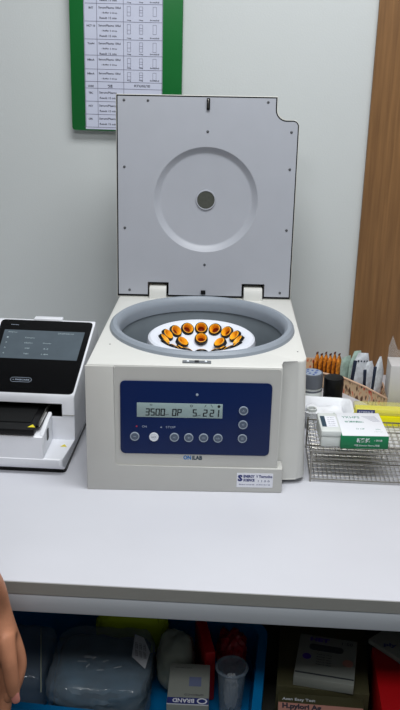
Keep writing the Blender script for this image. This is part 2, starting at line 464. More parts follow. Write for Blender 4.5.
# control panel
cp_b = bmesh.new(); poly_prism(cp_b, rrect(.064, .345, .0785, .2265, .009), 0.001, .0032, FRONT, bev=.0005)
cp = obj('control_panel', cp_b, 'navy', cf)
PY = -.0032
def onpanel(x, z, d=0): return T(x, PY - d, z) @ FRONT
b = bmesh.new(); box(b, .095, .2545, PY - .0005, PY + .001, .1545, .1835, .0004); obj('display', b, 'lcd', cp)
SEG = {'0': 'abcdef', '1': 'bc', '2': 'abged', '3': 'abgcd', '5': 'afgcd', 'P': 'abgfe', 'O': 'abcdef'}
def seg7(bm, ch, x, z, w, h, t=.0018):
    sl = .06
    def bar(xa, xb, za, zb): 
        box(bm, x + xa + sl * za, x + xb + sl * zb, PY - .0008, PY - .0004, z + za, z + zb)
    g = .0003
    for s_ in SEG[ch]:
        if s_ == 'a': bar(t * .4, w - t * .4, h - t, h)
        if s_ == 'd': bar(t * .4, w - t * .4, 0, t)
        if s_ == 'g': bar(t * .4, w - t * .4, h / 2 - t / 2, h / 2 + t / 2)
        if s_ == 'f': bar(0, t, h / 2 + g, h - g)
        if s_ == 'e': bar(0, t, g, h / 2 - g)
        if s_ == 'b': bar(w - t, w, h / 2 + g, h - g)
        if s_ == 'c': bar(w - t, w, g, h / 2 - g)
b = bmesh.new()
dw, dh = .0078, .0145; dz = .1578
for ch, x in (('3', .1105), ('5', .1200), ('0', .1295), ('0', .1390), ('0', .1605), ('P', .1700), ('5', .1985), ('2', .2180), ('2', .2305), ('1', .2400)):
    b = bmesh.new(); seg7(b, ch, x, dz, dw, dh); obj('display_digit', b, 'segment', cp, smooth=False)
tt = [text('rpm', .006, .003, onpanel(.1515, .160, .0005), 'segment', cp), text('min', .006, .0028, onpanel(.2105, .160, .0005), 'segment', cp),
      text('*', .005, .004, onpanel(.1215, .1795, .0005), 'segment', cp), text('o', .005, .005, onpanel(.1965, .179, .0005), 'segment', cp),
      text('/', .004, .005, onpanel(.2225, .1795, .0005), 'segment', cp), text('\\', .004, .005, onpanel(.2345, .1795, .0005), 'segment', cp),
      text('●', .0055, .0055, onpanel(.2475, .1790, .0005), 'segment', cp)]
for o in tt: o.name = 'display_symbol'
tt = [text('ON', .0085, .0042, onpanel(.109, .1348), 'ptext', cp), text('STOP', .018, .0042, onpanel(.1583, .1345), 'ptext', cp), text('▲', .004, .003, onpanel(.1405, .1345), 'ptext', cp)]
for o in tt: o.name = 'panel_lettering'
b = bmesh.new(); lathe(b, [(0, .0010), (.0013, .0007), (.0015, 0), (0, 0)], 12, onpanel(.0945, .1348)); tag(obj('indicator_light', b, 'redled', cp), 'red indicator light', None)
def button(x, z, white=False):
    b = bmesh.new(); lathe(b, [(0, .0016), (.0072, .0016), (.0078, .0012), (.0079, 0), (0, 0)], 28, onpanel(x, z)); o = obj('button', b, 'btn_w' if white else 'btn', cp)
    if white: tag(o, 'white start button', None)
    b = bmesh.new(); lathe(b, [(.0070, .0002), (.0070, .0021), (.0086, .0021), (.0088, .0002)], 28, onpanel(x, z), closed=True); obj('button_ring', b, 'btn_w' if white else 'btn_ring', o)
    return o
syms = ['-', 'I/O', '<', '+', '-', 'ok', '1', '2', '3']
for (x, z), s_ in zip(((.091, .1145), (.127, .1140), (.1655, .1142), (.1925, .1140), (.2205, .1142), (.2475, .1140), (.2935, .1715), (.2935, .1430), (.2935, .1145)), syms):
    o = button(x, z, s_ == 'I/O')
    text(s_ if s_ not in '123' else '^v='[int(s_) - 1], .0045 if len(s_) < 2 else .008, .0035 if s_ != '-' else .001, onpanel(x, z, .0016), 'navy' if s_ == 'I/O' else 'btn_ring', o, 'button_symbol')
b = bmesh.new(); lathe(b, [(0, .0012), (.0022, .0008), (.0026, 0), (0, 0)], 14, onpanel(.2065, .2015)); obj('sensor_dot', b, 'btn_ring', cp)
l1 = text('ON', .0150, .0092, T(.1905, -.0012, .0708) @ FRONT, 'blueink', cf, 'maker_lettering', bold=.05)
l2 = text('ILAB', .0190, .0088, T(.2095, -.0012, .0706) @ FRONT, 'darkink', cf, 'maker_lettering', bold=.05)
tag(l1, 'blue maker lettering', None)
b = bmesh.new(); poly_prism(b, rrect(.286, .3555, .0115, .0420, .001), .0046, .0049, FRONT); st = obj('sticker', b, 'label_w', cf, smooth=False)
def ons(x, z): return T(x, -.00495, z) @ FRONT
tt = [text('S', .0095, .014, ons(.2925, .0312), 'navyink', st, bold=.06), text('ENERGY', .0215, .006, ons(.3095, .0352), 'navyink', st, bold=.05),
      text('SCIENCE', .0215, .006, ons(.3095, .0272), 'navyink', st, bold=.05), text('V Thermoline', .031, .006, ons(.3385, .0352), 'navyink', st, bold=.03),
      text('1 1 0 0', .022, .004, ons(.338, .0255), 'navyink', st), text('Service centre', .06, .0022, ons(.3205, .0178), 'navyink', st)]
join(tt, 'sticker_lettering')

# lid
lidang = math.radians(6)
def smooth_outline(pts):
    return pts
def arc(cx, cy, r, a0, a1, n=7):
    return [(cx + r * math.cos(math.radians(a0 + (a1 - a0) * i / n)), cy + r * math.sin(math.radians(a0 + (a1 - a0) * i / n))) for i in range(n + 1)]
def lid_outline(d):
    # counter-clockwise, inset d
    p = [(.0225 + d, -.010 + d * 1.7), (.4155 - d, -.010 + d * 1.7)]
    p += arc(.4175 - .014, .386 - .014, .014 - d * .9, 0, 90)
    p += [(.392, .386 - d)]
    p += arc(.389, .4065, .0205 + d, 270, 180)
    p += [(.3685 - d, .434 - d), (.0195 + d, .432 - d)]
    return p
lid_mesh = bmesh.new(); poly_prism(lid_mesh, lid_outline(0), -.034, -.0005, FRONT, bev=.001)
lid = obj('lid', lid_mesh, 'lidshell', cf, loc=(0, .424, .268), rot=(-lidang, 0, 0))
notches = []
def cut_hinges(o):
    cs = []
    for a_, b_ in ((.094, .137), (.306, .3535)):
        c = bmesh.new(); box(c, a_, b_, -.02, .028, -.03, .0235); cs.append(c)
    boolean(o, cs)
cut_hinges(lid)
b = bmesh.new(); poly_prism(b, lid_outline(.0014), -.001, .0002, FRONT); g = obj('lid_gasket', b, 'gasket', lid); cut_hinges(g)
b = bmesh.new(); poly_prism(b, lid_outline(.0042), -.0005, .0016, FRONT); ln = obj('lid_liner', b, 'liner', lid)
c = bmesh.new(); lathe(c, [(0, .02), (.115, .02), (.115, -.02), (0, -.02)], 96, T(.2185, 0, .2105) @ FRONT)
cs = [c]
for a_, b_ in ((.092, .139), (.304, .3555)):
    c = bmesh.new(); box(c, a_, b_, -.02, .028, -.03, .0255); cs.append(c)
boolean(ln, cs)
# pocket of the round recess in the gasket and shell
for o in (lid, g):
    c = bmesh.new(); lathe(c, [(0, .02), (.1155, .02), (.1155, -.012), (0, -.012)], 96, T(.2185, 0, .2105) @ FRONT); boolean(o, [c])
b = bmesh.new(); lathe(b, [(.1152, .0016), (.1135, .0010), (.1125, -.0002), (.1035, -.0062), (.1015, -.0075), (.099, -.0078), (0.0, -.0078), (0, -.0115), (.1152, -.0115)], 128, T(.2185, 0, .2105) @ FRONT); obj('round_recess', b, 'liner', lid)
b = bmesh.new(); lathe(b, [(0, -.0060), (.0195, -.0062), (.0195, -.008), (0, -.008)], 40, T(.2185, 0, .2105) @ FRONT); obj('viewing_port', b, 'port', lid)
b = bmesh.new(); lathe(b, [(.0192, -.008), (.0195, -.0048), (.0215, -.0048), (.0222, -.008)], 40, T(.2185, 0, .2105) @ FRONT, closed=True); obj('port_ring', b, 'liner', lid)
for x, z in ((.0375, .4195), (.089, .4195), (.3475, .4215), (.4005, .360), (.219, .3575), (.0385, .279), (.4005, .281), (.0400, .146), (.3995, .148), (.219, .067), (.051, .0065), (.391, .0065)):
    b = bmesh.new(); lathe(b, [(0, .0034), (.0022, .0028), (.003, .0016), (0, .0014)], 16, T(x, 0, z) @ FRONT); obj('screw', b, 'screw', lid)
b = bmesh.new(); box(b, .2155, .2225, -.006, -.0012, .403, .4275, .001); lh = obj('latch_hook', b, 'black', lid)
b = bmesh.new(); box(b, .2178, .2192, -.0068, -.0058, .406, .425, .0003); obj('latch_pin', b, 'steel', lh)
b = bmesh.new(); box(b, .212, .2225, -.005, -.0012, .0, .009, .0008); obj('lid_stop', b, 'black', lid)
for a_, b_ in ((.0945, .1365), (.3065, .353)):
    b = bmesh.new(); box(b, a_, b_, .022, .033, -.004, .0232); obj('hinge_pocket', b, 'gasket', lid)

# tube sleeves standing in the rotor
bpy.context.view_layer.update()
cfm = cf.matrix_world.copy()
def sleeve_proto():
    t = thing('tube_sleeve', None, 'tube sleeve')
    b = bmesh.new(); lathe(b, [(.0138, -.004), (.0142, .0), (.0138, .0030), (.0124, .0040), (.0112, .0030), (.0108, -.001), (.0108, -.030), (.0122, -.030), (.0122, -.005)], 24, closed=True); obj('outer_ring', b, 'black', t)
    b = bmesh.new(); lathe(b, [(.0117, .0036), (.0113, .0050), (.0105, .0053), (.0094, .0036), (.0078, -.003), (.0072, -.009), (.0070, -.028), (.0106, -.028), (.0106, .0)], 24, closed=True); obj('orange_liner', b, 'orange', t)
    b = bmesh.new(); lathe(b, [(0, -.014), (.0050, -.0135), (.0069, -.006), (.0069, -.027), (0, -.027)], 20); obj('tube_stopper', b, 'brownin', t)
    return t
proto = sleeve_proto()
cutters = []
for n_, R_h, z_h, tl_ in ((16, .0775, -.0085, math.radians(45)), (6, .046, -.0215, math.radians(34))):
    for k in range(n_):
        ph = PI / 2 + 2 * PI * k / n_
        d_ = Vector((-math.cos(ph) * math.sin(tl_), -math.sin(ph) * math.sin(tl_), math.cos(tl_)))
        mm_ = T(RC[0] + R_h * math.cos(ph), RC[1] + R_h * math.sin(ph), RZ + z_h) @ d_.to_track_quat('Z', 'Y').to_matrix().to_4x4()
        cutters.append((mm_))
for mm_ in cutters:
    c = bmesh.new(); lathe(c, [(0, .02), (.0146, .02), (.0146, -.0045), (.0128, -.0055), (.0128, -.0315), (0, -.0315)], 24, mm_); boolean(rotor_ob, [c])
first = True
def clock(k, n):
    k = k % n
    if k == 0: return 'the rearmost one'
    if k == n // 2: return 'the frontmost one'
    side = 'left' if k < n / 2 else 'right'
    kk = k if k < n / 2 else n - k
    return '%s %s of the rearmost' % (['', 'first', 'second', 'third', 'fourth', 'fifth', 'sixth', 'seventh'][kk], side)
def place_sleeve(k, n, R, z, tilt, ring):
    global first
    if first: t = proto; first = False; 
    else:
        t = proto.copy(); COL.objects.link(t)
        for ch in list(proto.children):
            cc = ch.copy(); COL.objects.link(cc); cc.parent = t
    phi = PI / 2 + 2 * PI * k / n + CR
    c0 = cfm @ Vector((RC[0], RC[1], RZ + z))
    t.location = c0 + Vector((R * math.cos(phi), R * math.sin(phi), 0))
    # opening leans inwards
    d = Vector((-math.cos(phi) * math.sin(tilt), -math.sin(phi) * math.sin(tilt), math.cos(tilt)))
    t.rotation_euler = d.to_track_quat('Z', 'Y').to_euler()
    t['group'] = 'tube sleeves in the rotor'
    t['label'] = 'orange lined black tube sleeve in the rotor\'s %s, %s' % (ring, clock(k, n))
for k in range(16): place_sleeve(k, 16, .0775, -.0085, math.radians(45), 'outer ring')
for k in range(6): place_sleeve(k, 6, .046, -.0215, math.radians(34), 'inner ring')

# ------------------------------------------------------------------ analyzer at the left
AX, AYY = -.330, 1.565
an = thing('test_analyzer', 'white benchtop test analyser with a slanted black touchscreen and open black drawer', 'analyser', (AX, AYY, BZ))
YZX = Matrix(((0, 0, 1, 0), (1, 0, 0, 0), (0, 1, 0, 0), (0, 0, 0, 1)))     # (a,b,h) -> (x=h, y=a, z=b)
sl0, sl1 = Vector((.090, .1335)), Vector((.283, .2270))
prof = [(.010, .010), (.004, .014), (.0, .020), (.0, .034), (.003, .036), (.090, .036), (.090, .130), (.0925, .1345), (.277, .2245), (.283, .2275), (.290, .2265), (.372, .17), (.385, .15), (.385, .010)]
b = bmesh.new(); vs = poly_prism(b, prof, -.200, 0, YZX, bev=.0035, seg=3)
for v in b.verts:
    if v.co.z > .13 and v.co.x > -.1: v.co.x += (v.co.z - .13) * .14
    if v.co.z < .04 and v.co.y < .06: # rounded front corners in plan
        f = (.06 - v.co.y) / .06
        if v.co.x > -.1: v.co.x -= .013 * f ** 4
ab = obj('housing', b, 'aw', an)
c = bmesh.new(); box(c, -.1985, -.0255, .07, .26, .087, .1155)
boolean(ab, [c])
b = bmesh.new()
for q_ in ((-.1984, -.0256, .25, .259, .0871, .1154), (-.0275, -.0256, .0915, .25, .0871, .1154), (-.1984, -.0256, .0915, .25, .1136, .1154), (-.1984, -.0256, .0915, .25, .0871, .0874), (-.1984, -.197, .0915, .25, .0871, .1154)): box(b, *q_)
obj('slot_shade', b, 'black', an)  # black walls added inside the white slot, standing in for its shade
b = bmesh.new(); poly_prism(b, rrect(-.199, -.006, .014, .37, .01), .0, .011); obj('base_foot', b, 'black', an)
# pedestal left of the recess
b = bmesh.new(); poly_prism(b, [(.0015, .034), (.0015, .081), (.004, .083), (.0905, .088), (.0905, .034)], -.203, -.047, YZX, bev=.002)
obj('front_cover', b, 'aw', an)
b = bmesh.new(); poly_prism(b, [(.004, .036), (.006, .084), (.03, .088), (.060, .094), (.0895, .097), (.0895, .036)], -.0545, -.046, YZX, bev=.003, seg=3)
fc = obj('recess_wall', b, 'aw', an)
b = bmesh.new(); poly_prism(b, rrect(.034, .050, .058, .082, .005), -.0462, -.0452, YZX); obj('sensor_window', b, 'black', fc)
b = bmesh.new(); box(b, -.0255, .0, .0885, .0905, .0905, .0917); obj('seam', b, 'edge', an)
# drawer
b = bmesh.new(); box(b, -.199, -.063, -.001, .22, .086, .0985, .002); tr = obj('drawer', b, 'black', an)
b = bmesh.new(); box(b, -.063, -.0545, .02, .22, .0935, .0985, .001); obj('drawer_edge', b, 'black', tr)
b = bmesh.new(); box(b, -.0553, -.0545, .01, .12, .0985, .110, .0003); obj('drawer_guide', b, 'steel', tr)
b = bmesh.new(); box(b, -.199, -.075, .03, .2, .0985, .1005, .001); obj('tray_insert', b, 'gasket', tr)
def tri(bm, mtx, s): poly_prism(bm, [(-s, -s * .8), (s, -s * .8), (0, s * .9)], 0, .0004, mtx)
b = bmesh.new(); tri(b, T(-.070, .016, .0986), .0075); q = obj('warning_triangle', b, 'yellow', tr); tag(q, 'yellow warning triangle', None)
b = bmesh.new(); tri(b, T(-.018, .062, .0362), .0065); q = obj('warning_triangle', b, 'yellow', an); tag(q, 'yellow warning triangle', None)
# screen on the slope
sd = (sl1 - sl0).normalized(); sang = math.atan2(sd.y, sd.x); slen = (sl1 - sl0).length
SM = T(0, sl0.x, sl0.y) @ Matrix.Rotation(sang, 4, 'X')     # local X right, Y up-slope, Z normal
b = bmesh.new(); poly_prism(b, rrect(-.192, -.0045, .004, slen - .003, .009), -.0005, .0022, SM)
for v in b.verts:
    if v.co.x > -.1: v.co.x += (v.co.z - .13) * .14
sg = obj('touchscreen', b, 'glassblack', an)
b = bmesh.new(); box(b, -.179, -.0165, .096, .180, .0022, .0026, mtx=SM)
for v in b.verts:
    if v.co.x > -.1: v.co.x += (v.co.z - .13) * .14
ds = obj('display', b, 'lcd2', sg)
tt = []
def son(s_, x, y, w, h, lst, mt='lcd2t'): lst.append(text(s_, w, h, SM @ T(x, y, .0026), mt, ds))
son('Menu', -.160, .173, .018, .003, tt); son('2024/05/12', -.045, .173, .034, .003, tt)
for y_, row in ((.157, ('1', 'Sample', '')), (.142, ('2', 'HbA1c', 'Ready')), (.126, ('3', 'CRP', '5.2')), (.110, ('4', 'TSH', '1.84'))):
    for x_, s_ in zip((-.168, -.120, -.08), row):
        if s_: son(s_, x_, y_, .0035 * len(s_), .0035, tt)
join(tt, 'display_text')
lg = bmesh.new()
def ringpts(x0, x1, y0, y1, r): return [SM @ Vector((p[0], p[1], .0023)) for p in rrect(x0, x1, y0, y1, r)]
tube(lg, ringpts(-.137, -.094, .031, .043, .0058), .00035, 4, True)
obj('logo_outline', lg, 'ptext', sg)
text('▪ FINECARE', .034, .004, SM @ T(-.1155, .037, .0022), 'ptext', sg, 'maker_lettering')
text('FINECARE', .016, .0022, SM @ T(-.160, .196, .0022), 'ptext', sg, 'top_lettering')
b = bmesh.new(); box(b, -.122, -.060, .281, .300, .214, .2315, .002); obj('back_handle', b, 'aw', an)

# ------------------------------------------------------------------ wire rack
RK = Vector((.149, 1.592, BZ))
rk = thing('wire_test_tube_rack', 'stainless steel wire rack with grid shelves standing right of the centrifuge', 'wire rack', RK)
RW, RD = .27, .150
for z, nm, st_ in ((.066, 'top_grid', .0115), (.043, 'middle_grid', .0115), (.006, 'bottom_grid', .0085)):
    b = bmesh.new()
    tube(b, [(0, 0, z), (RW, 0, z), (RW, RD, z), (0, RD, z)], .0016, 8, True)
    n = int(RW / st_)
    for i in range(1, n): x = RW * i / n; tube(b, [(x, 0, z), (x, RD, z)], .0007, 5)
    n = int(RD / .016)
    for i in range(1, n): y = RD * i / n; tube(b, [(0, y, z - .0008), (RW, y, z - .0008)], .0007, 5)
    obj(nm, b, 'steel', rk)
for x, y in ((0, 0), (RW, 0), (RW, RD), (0, RD)):
    b = bmesh.new(); tube(b, [(x, y, 0), (x, y, .071)], .0018, 8); obj('upright', b, 'steel', rk)
b = bmesh.new(); tube(b, [(0, -.001, .052), (RW, -.001, .052)], .0013, 8); obj('front_rod', b, 'steel', rk)
TZ = BZ + .0678

# frosted slide box
fb = thing('plastic_slide_box', 'frosted plastic box with a white and navy label, on the wire rack', 'plastic box', (.184, 1.655, TZ), math.radians(2.5))
b = bmesh.new(); box(b, -.0195, .0190, -.045, .040, 0, .022, .003, 3); obj('box_base', b, 'frost', fb)
b = bmesh.new(); box(b, -.0205, .0195, -.046, .041, .0225, .036, .003, 3); obj('box_lid', b, 'frost', fb)
b = bmesh.new(); box(b, -.0165, .0150, -.028, .022, .0362, .0366); lb_ = obj('label_sheet', b, 'label_w', fb)
b = bmesh.new(); box(b, -.0165, -.0075, -.028, .022, .0366, .0369); obj('navy_band', b, 'darkink', lb_)
tt = []
for i in range(5): tt.append(text('lot 0421', .014, .0022, T(.004, .015 - .009 * i, .0367) , 'inkl', lb_))
join(tt, 'label_lettering')
# green and white carton
gc = thing('medicine_carton', 'white carton with green sides lying on the wire rack', 'carton', (.248, 1.665, TZ), math.radians(3.5))
b = bmesh.new(); box(b, -.047, .047, -.056, .054, 0, .0275, .0008); obj('carton_sides', b, 'boxgreen', gc)
b = bmesh.new(); box(b, -.0445, .0465, -.0555, .0535, .0274, .0283, .0002); obj('carton_top', b, 'carton', gc)
tt = [text('YKHPS', .036, .010, T(-.015, .031, .0283), 'greenink', gc, bold=0)]
tt.append(text('幽门螺杆菌抗体', .038, .0085, T(-.011, .009, .0283), 'greenink', gc, bold=.02))
tt.append(text('○ HP', .017, .006, T(-.004, -.024, .0283), 'greenink', gc))
tt.append(text('OTC', .010, .005, T(.031, -.026, .0283), 'greenink', gc))
tt.append(text('1 test / box', .016, .002, T(.030, -.036, .0283), 'greenink', gc))
for o in tt: o.name = 'top_lettering'
b = bmesh.new()
for i in range(7): box(b, .008 + i * .003, .036 + i * .001, .036 - i * .004, .0366 - i * .004, .0283, .0285, mtx=T(0, 0, 0))
obj('top_stripes', b, 'inkl', gc)
tt = [text('新雅托', .026, .0095, T(-.003, -.0562, .0185) @ FRONT, 'carton', gc, bold=.03), text('× 测试盒', .016, .004, T(.0265, -.0562, .0185) @ FRONT, 'carton', gc),
      text('中国 Shenzhen Pharma 制造', .050, .0042, T(.005, -.0562, .0075) @ FRONT, 'carton', gc)]
join(tt, 'front_lettering')

# clear tube beside the rack, behind the slide box
ct = thing('clear_plastic_vial', 'clear narrow plastic vial between the centrifuge and the frosted box', 'vial', (.159, 1.775, BZ))
b = bmesh.new(); lathe(b, [(0, 0), (.0095, 0), (.0095, .072), (.0080, .072), (.0080, .003), (0, .003)], 20); obj('vial_wall', b, 'clear', ct)
b = bmesh.new(); lathe(b, [(.0095, .072), (.0108, .073), (.0108, .078), (.0080, .078), (.0080, .072)], 20, closed=True); obj('vial_lip', b, 'frost', ct)

# white dish
wd = thing('white_plastic_dish', 'white plastic dish with turned up rim, in front of the grey and black jars', 'dish', (.197, 1.870, BZ))
b = bmesh.new()
def ringv(bm, x0, x1, y0, y1, r, z, wob=0):
    return [bm.verts.new((p[0], p[1], z + wob * math.sin(i * .9))) for i, p in enumerate(rrect(x0, x1, y0, y1, r, 6))]
rs = [ringv(b, -.040, .042, -.035, .030, .012, 0), ringv(b, -.052, .055, -.046, .042, .022, .042, .001), ringv(b, -.057, .061, -.050, .047, .025, .046, .0015),
      ringv(b, -.054, .058, -.047, .044, .023, .046, .0015), ringv(b, -.049, .052, -.043, .039, .020, .040, .001), ringv(b, -.038, .040, -.033, .028, .012, .012)]
for A, B in zip(rs, rs[1:]):
    n = len(A)
    for i in range(n): b.faces.new((A[i], A[(i + 1) % n], B[(i + 1) % n], B[i]))
b.faces.new(rs[0][::-1]); b.faces.new(rs[-1])
obj('dish', b, 'whitep', wd)
# folded tissue in the dish
b = bmesh.new(); bmesh.ops.create_grid(b, x_segments=16, y_segments=14, size=.5)
for v in b.verts:
    p = v.co.copy(); v.co = Vector((p.x * .080, p.y * .062, .030 + .010 * noise.noise(Vector((p.x * 4, p.y * 4, 1)))))
ft = obj('plastic_film', b, 'whitep', wd); sm = ft.modifiers.new('s', 'SOLIDIFY'); sm.thickness = .001

# jars
def jar(name, label, x, y, r, h, caph, body_m, cap_m, dots=False):
    t = thing(name, label, 'jar', (x, y, BZ))
    z1 = h - caph
    b = bmesh.new(); lathe(b, [(0, 0), (r * .95, 0), (r * .98, .003), (r * .98, z1 - .006), (r * .86, z1 - .001), (r * .86, z1 + .004), (r * .80, z1 + .004), (r * .80, z1 - .003), (r * .92, z1 - .008), (r * .92, .004), (0, .004)], 36); obj('jar_body', b, body_m, t)
    prof_ = [(r * .9, z1 - .002), (r, z1 - .001), (r, h - .003), (r * .96, h), (r * .8, h + .0004), (0, h), (0, z1 + .006), (r * .9, z1 + .006)]
    b = bmesh.new(); lathe(b, prof_, 48); c_ = obj('jar_cap', b, cap_m, t)
    if dots:
        b = bmesh.new(); lathe(b, [(0, h + .0006), (r * .84, h + .0006), (r * .84, h - .001), (0, h - .001)], 36); obj('cap_top', b, 'captop', c_)
        b = bmesh.new()
        for k in range(9):
            a = 2 * PI * k / 9; rr = r * (.62 if k % 2 else .38)
            box(b, -.003, .003, -.0022, .0022, h + .0006, h + .0010, mtx=T(rr * math.cos(a), rr * math.sin(a), 0) @ Matrix.Rotation(a, 4, 'Z'))
        obj('cap_print', b, 'bluedot', c_)
        b = bmesh.new(); lathe(b, [(r * 1.0, z1 - .010), (r * 1.005, z1 - .0095), (r * 1.005, z1 - .006), (r * 1.0, z1 - .0055), (r * .97, z1 - .006), (r * .97, z1 - .0095)], 36, closed=True); obj('collar', b, 'greycap', t)
    return t
jar('specimen_jar', 'clear jar with a grey screw cap printed in blue, beside the centrifuge', .168, 1.945, .0265, .094, .032, 'frost', 'greycap', True)
jar('specimen_jar', 'dark jar with a black screw cap, in front of the patterned basket', .223, 1.975, .0232, .072, .034, 'black', 'black')

# yellow box
yb = thing('pipette_tip_box', 'yellow plastic box with a cloudy clear lid behind the green carton', 'plastic box', (.337, 1.887, BZ))
b = bmesh.new(); box(b, -.075, .075, -.026, .022, 0.0, .027, .003); obj('box_base', b, 'ytip', yb)
b = bmesh.new(); box(b, -.074, .074, -.025, .021, .0272, .044, .004, 3); obj('box_lid', b, 'yfrost', yb)
b = bmesh.new(); box(b, -.070, .070, -.022, .018, .0271, .034); obj('tip_plate', b, 'ytip', yb)
b = bmesh.new(); box(b, -.070, -.030, -.0262, -.0255, .031, .042, .0003); lb_ = obj('label_sheet', b, 'navyink', yb)
text('STERILE', .032, .004, T(-.050, -.0263, .0365) @ FRONT, 'label_w', lb_, 'label_lettering')

# patterned basket, rim high
RIM = .790
fl_pts = [atz(304, 369, RIM), atz(322, 373.2, RIM), atz(343, 377.5, RIM), atz(366, 387.5, RIM), atz(389, 400, RIM)]
print('basket front', [tuple(round(c, 3) for c in p) for p in fl_pts])
bk = thing('patterned_basket', 'beige patterned basket full of sachets, standing by the wall', 'basket', (.26, 2.03, BZ))
off = Vector((0, .10, 0))
outer = [(p.x, p.y) for p in fl_pts]
back = [(p.x + off.x, min(p.y + off.y, WY - .02)) for p in reversed(fl_pts)]
loop = [(x - .26, y - 2.03) for x, y in outer + back]
def inset(lp, k):
    cx = sum(p[0] for p in lp) / len(lp); cy = sum(p[1] for p in lp) / len(lp)
    return [(cx + (p[0] - cx) * k, cy + (p[1] - cy) * k) for p in lp]
b = bmesh.new()
RH_ = RIM - BZ
lev = [(inset(loop, .96), 0), (loop, RH_), (inset(loop, .97), RH_), (inset(loop, .88), .004)]
rs = [[b.verts.new((p[0], p[1], z)) for p in lp] for lp, z in lev]
for A, B in zip(rs, rs[1:]):
    n = len(A)
    for i in range(n): b.faces.new((A[i], A[(i + 1) % n], B[(i + 1) % n], B[i]))
b.faces.new(rs[0][::-1]); b.faces.new(rs[-1])
obj('basket_wall', b, 'basket', bk)
b = bmesh.new(); tube(b, [(p[0], p[1], RH_ + .0005) for p in inset(loop, .985)], .0024, 8, True); obj('basket_rim', b, 'baskrim', bk)

def pouch(bm, w, h, t, pointed=0.0, seed=0):
    """upright sachet: w wide (x), h high (z), t thick (y)"""
    nx, nz = 8, 12
    F = {}
    for s_ in (1, -1):
        for i in range(nx + 1):
            for k in range(nz + 1):
                u = i / nx * 2 - 1; v = k / nz
                ww = 1 - pointed * max(0, (v - .65) / .35)
                edge = (1 - u ** 4) * (1 - (2 * v - 1) ** 6)
                y = s_ * (t / 2 * edge + .0003) + .0012 * noise.noise(Vector((u * 2 + seed, v * 4, s_ * 3)))
                F[s_, i, k] = bm.verts.new((u * w / 2 * ww, y, v * h))
        for i in range(nx):
            for k in range(nz):
                bm.faces.new((F[s_, i, k], F[s_, i + 1, k], F[s_, i + 1, k + 1], F[s_, i, k + 1]))
    for k in range(nz):
        bm.faces.new((F[1, 0, k], F[1, 0, k + 1], F[-1, 0, k + 1], F[-1, 0, k])); bm.faces.new((F[1, nx, k], F[1, nx, k + 1], F[-1, nx, k + 1], F[-1, nx, k]))
    for i in range(nx):
        bm.faces.new((F[1, i, nz], F[1, i + 1, nz], F[-1, i + 1, nz], F[-1, i, nz])); bm.faces.new((F[1, i, 0], F[1, i + 1, 0], F[-1, i + 1, 0], F[-1, i, 0]))
ordn = ['first', 'second', 'third', 'fourth', 'fifth', 'sixth']
for i in range(6):
    xp = 317.5 + i * 4.4; Y_ = 2.125 - .007 * i
    p = at(xp, 352 + (i % 2) * 1.5, Y_)
    t = thing('amber_sachet', 'amber brown foil sachet in the basket, %s of the six from the left' % ordn[i], 'sachet', (p.x, Y_, BZ + .006), math.radians(58 + random.uniform(-6, 6)), 'amber sachets in the basket')
    h = p.z - BZ - .010
    b = bmesh.new(); pouch(b, .032, h, .0085, .85, i); obj('sachet_body', b, 'amber', t)
    b = bmesh.new(); box(b, -.0165, -.0145, -.0012, .0012, .02, h * .80, .0004); obj('sealed_edge', b, 'ambdark', t)
    b = bmesh.new(); box(b, -.005, .005, -.0006, .0006, h - .001, h + .004, .0002); obj('sealed_top', b, 'ambdark', t)
specs = [(349, 356, 2.10, .040, 'foilgreen', 38, -5, 'greenish foil sachet leaning at the left of the pale sachets', .3, 0),
         (357, 351, 2.092, .040, 'foilgreen', 30, 3, 'tall greenish sachet just behind the dotted white one', .5, 0),
         (361, 353, 2.062, .046, 'foil', 14, 5, 'white sachet with a row of dark dots near its top', .45, 1),
         (372, 361, 2.035, .038, 'foil', 34, -3, 'pale grey sachet with a dark left edge, between the dotted and the rightmost one', .6, 2),
         (379, 357, 1.995, .036, 'foil', 36, 4, 'rightmost pale sachet with a dark top corner, near the upright white carton', .85, 2)]
for px_, py_, Y_, w, mt_, rz_, ry_, lab, pt_, deco in specs:
    p = at(px_, py_, Y_)
    t = thing('foil_sachet', lab, 'sachet', (p.x - .002, Y_, BZ + .006), math.radians(rz_), 'pale sachets in the basket')
    t.rotation_euler.y = math.radians(ry_); h = p.z - BZ - .006
    b = bmesh.new(); pouch(b, w, h, .010, pt_, px_); s_ = obj('sachet_body', b, mt_, t)
    if deco == 1:
        for k in range(4):
            b = bmesh.new(); box(b, -.013 + k * .0075, -.0095 + k * .0075, -.0062, -.0035, h * .78, h * .82, .0004); obj('printed_dot', b, 'foildark', t)
    if deco:
        b = bmesh.new(); box(b, -w / 2 * .98, -w / 2 * .60, -.0045, .0005, h * .25, h * .80, .001); obj('dark_edge', b, 'foildark', t)

# upright white carton in a clear sleeve at the right
wc = thing('upright_white_carton', 'white upright carton in a clear plastic sleeve at the right edge', 'carton', (.3445, 1.928, BZ), 0)
b = bmesh.new(); box(b, 0, .062, 0, .060, 0, .124, .0015); obj('carton', b, 'cartongrey', wc)
b = bmesh.new()
poly_prism(b, [(.0, .0), (.064, .0), (.064, .130), (.022, .142), (.008, .176), (.001, .15)], -.062, -.0612, FRONT)
obj('clear_sleeve', b, 'clear', wc)

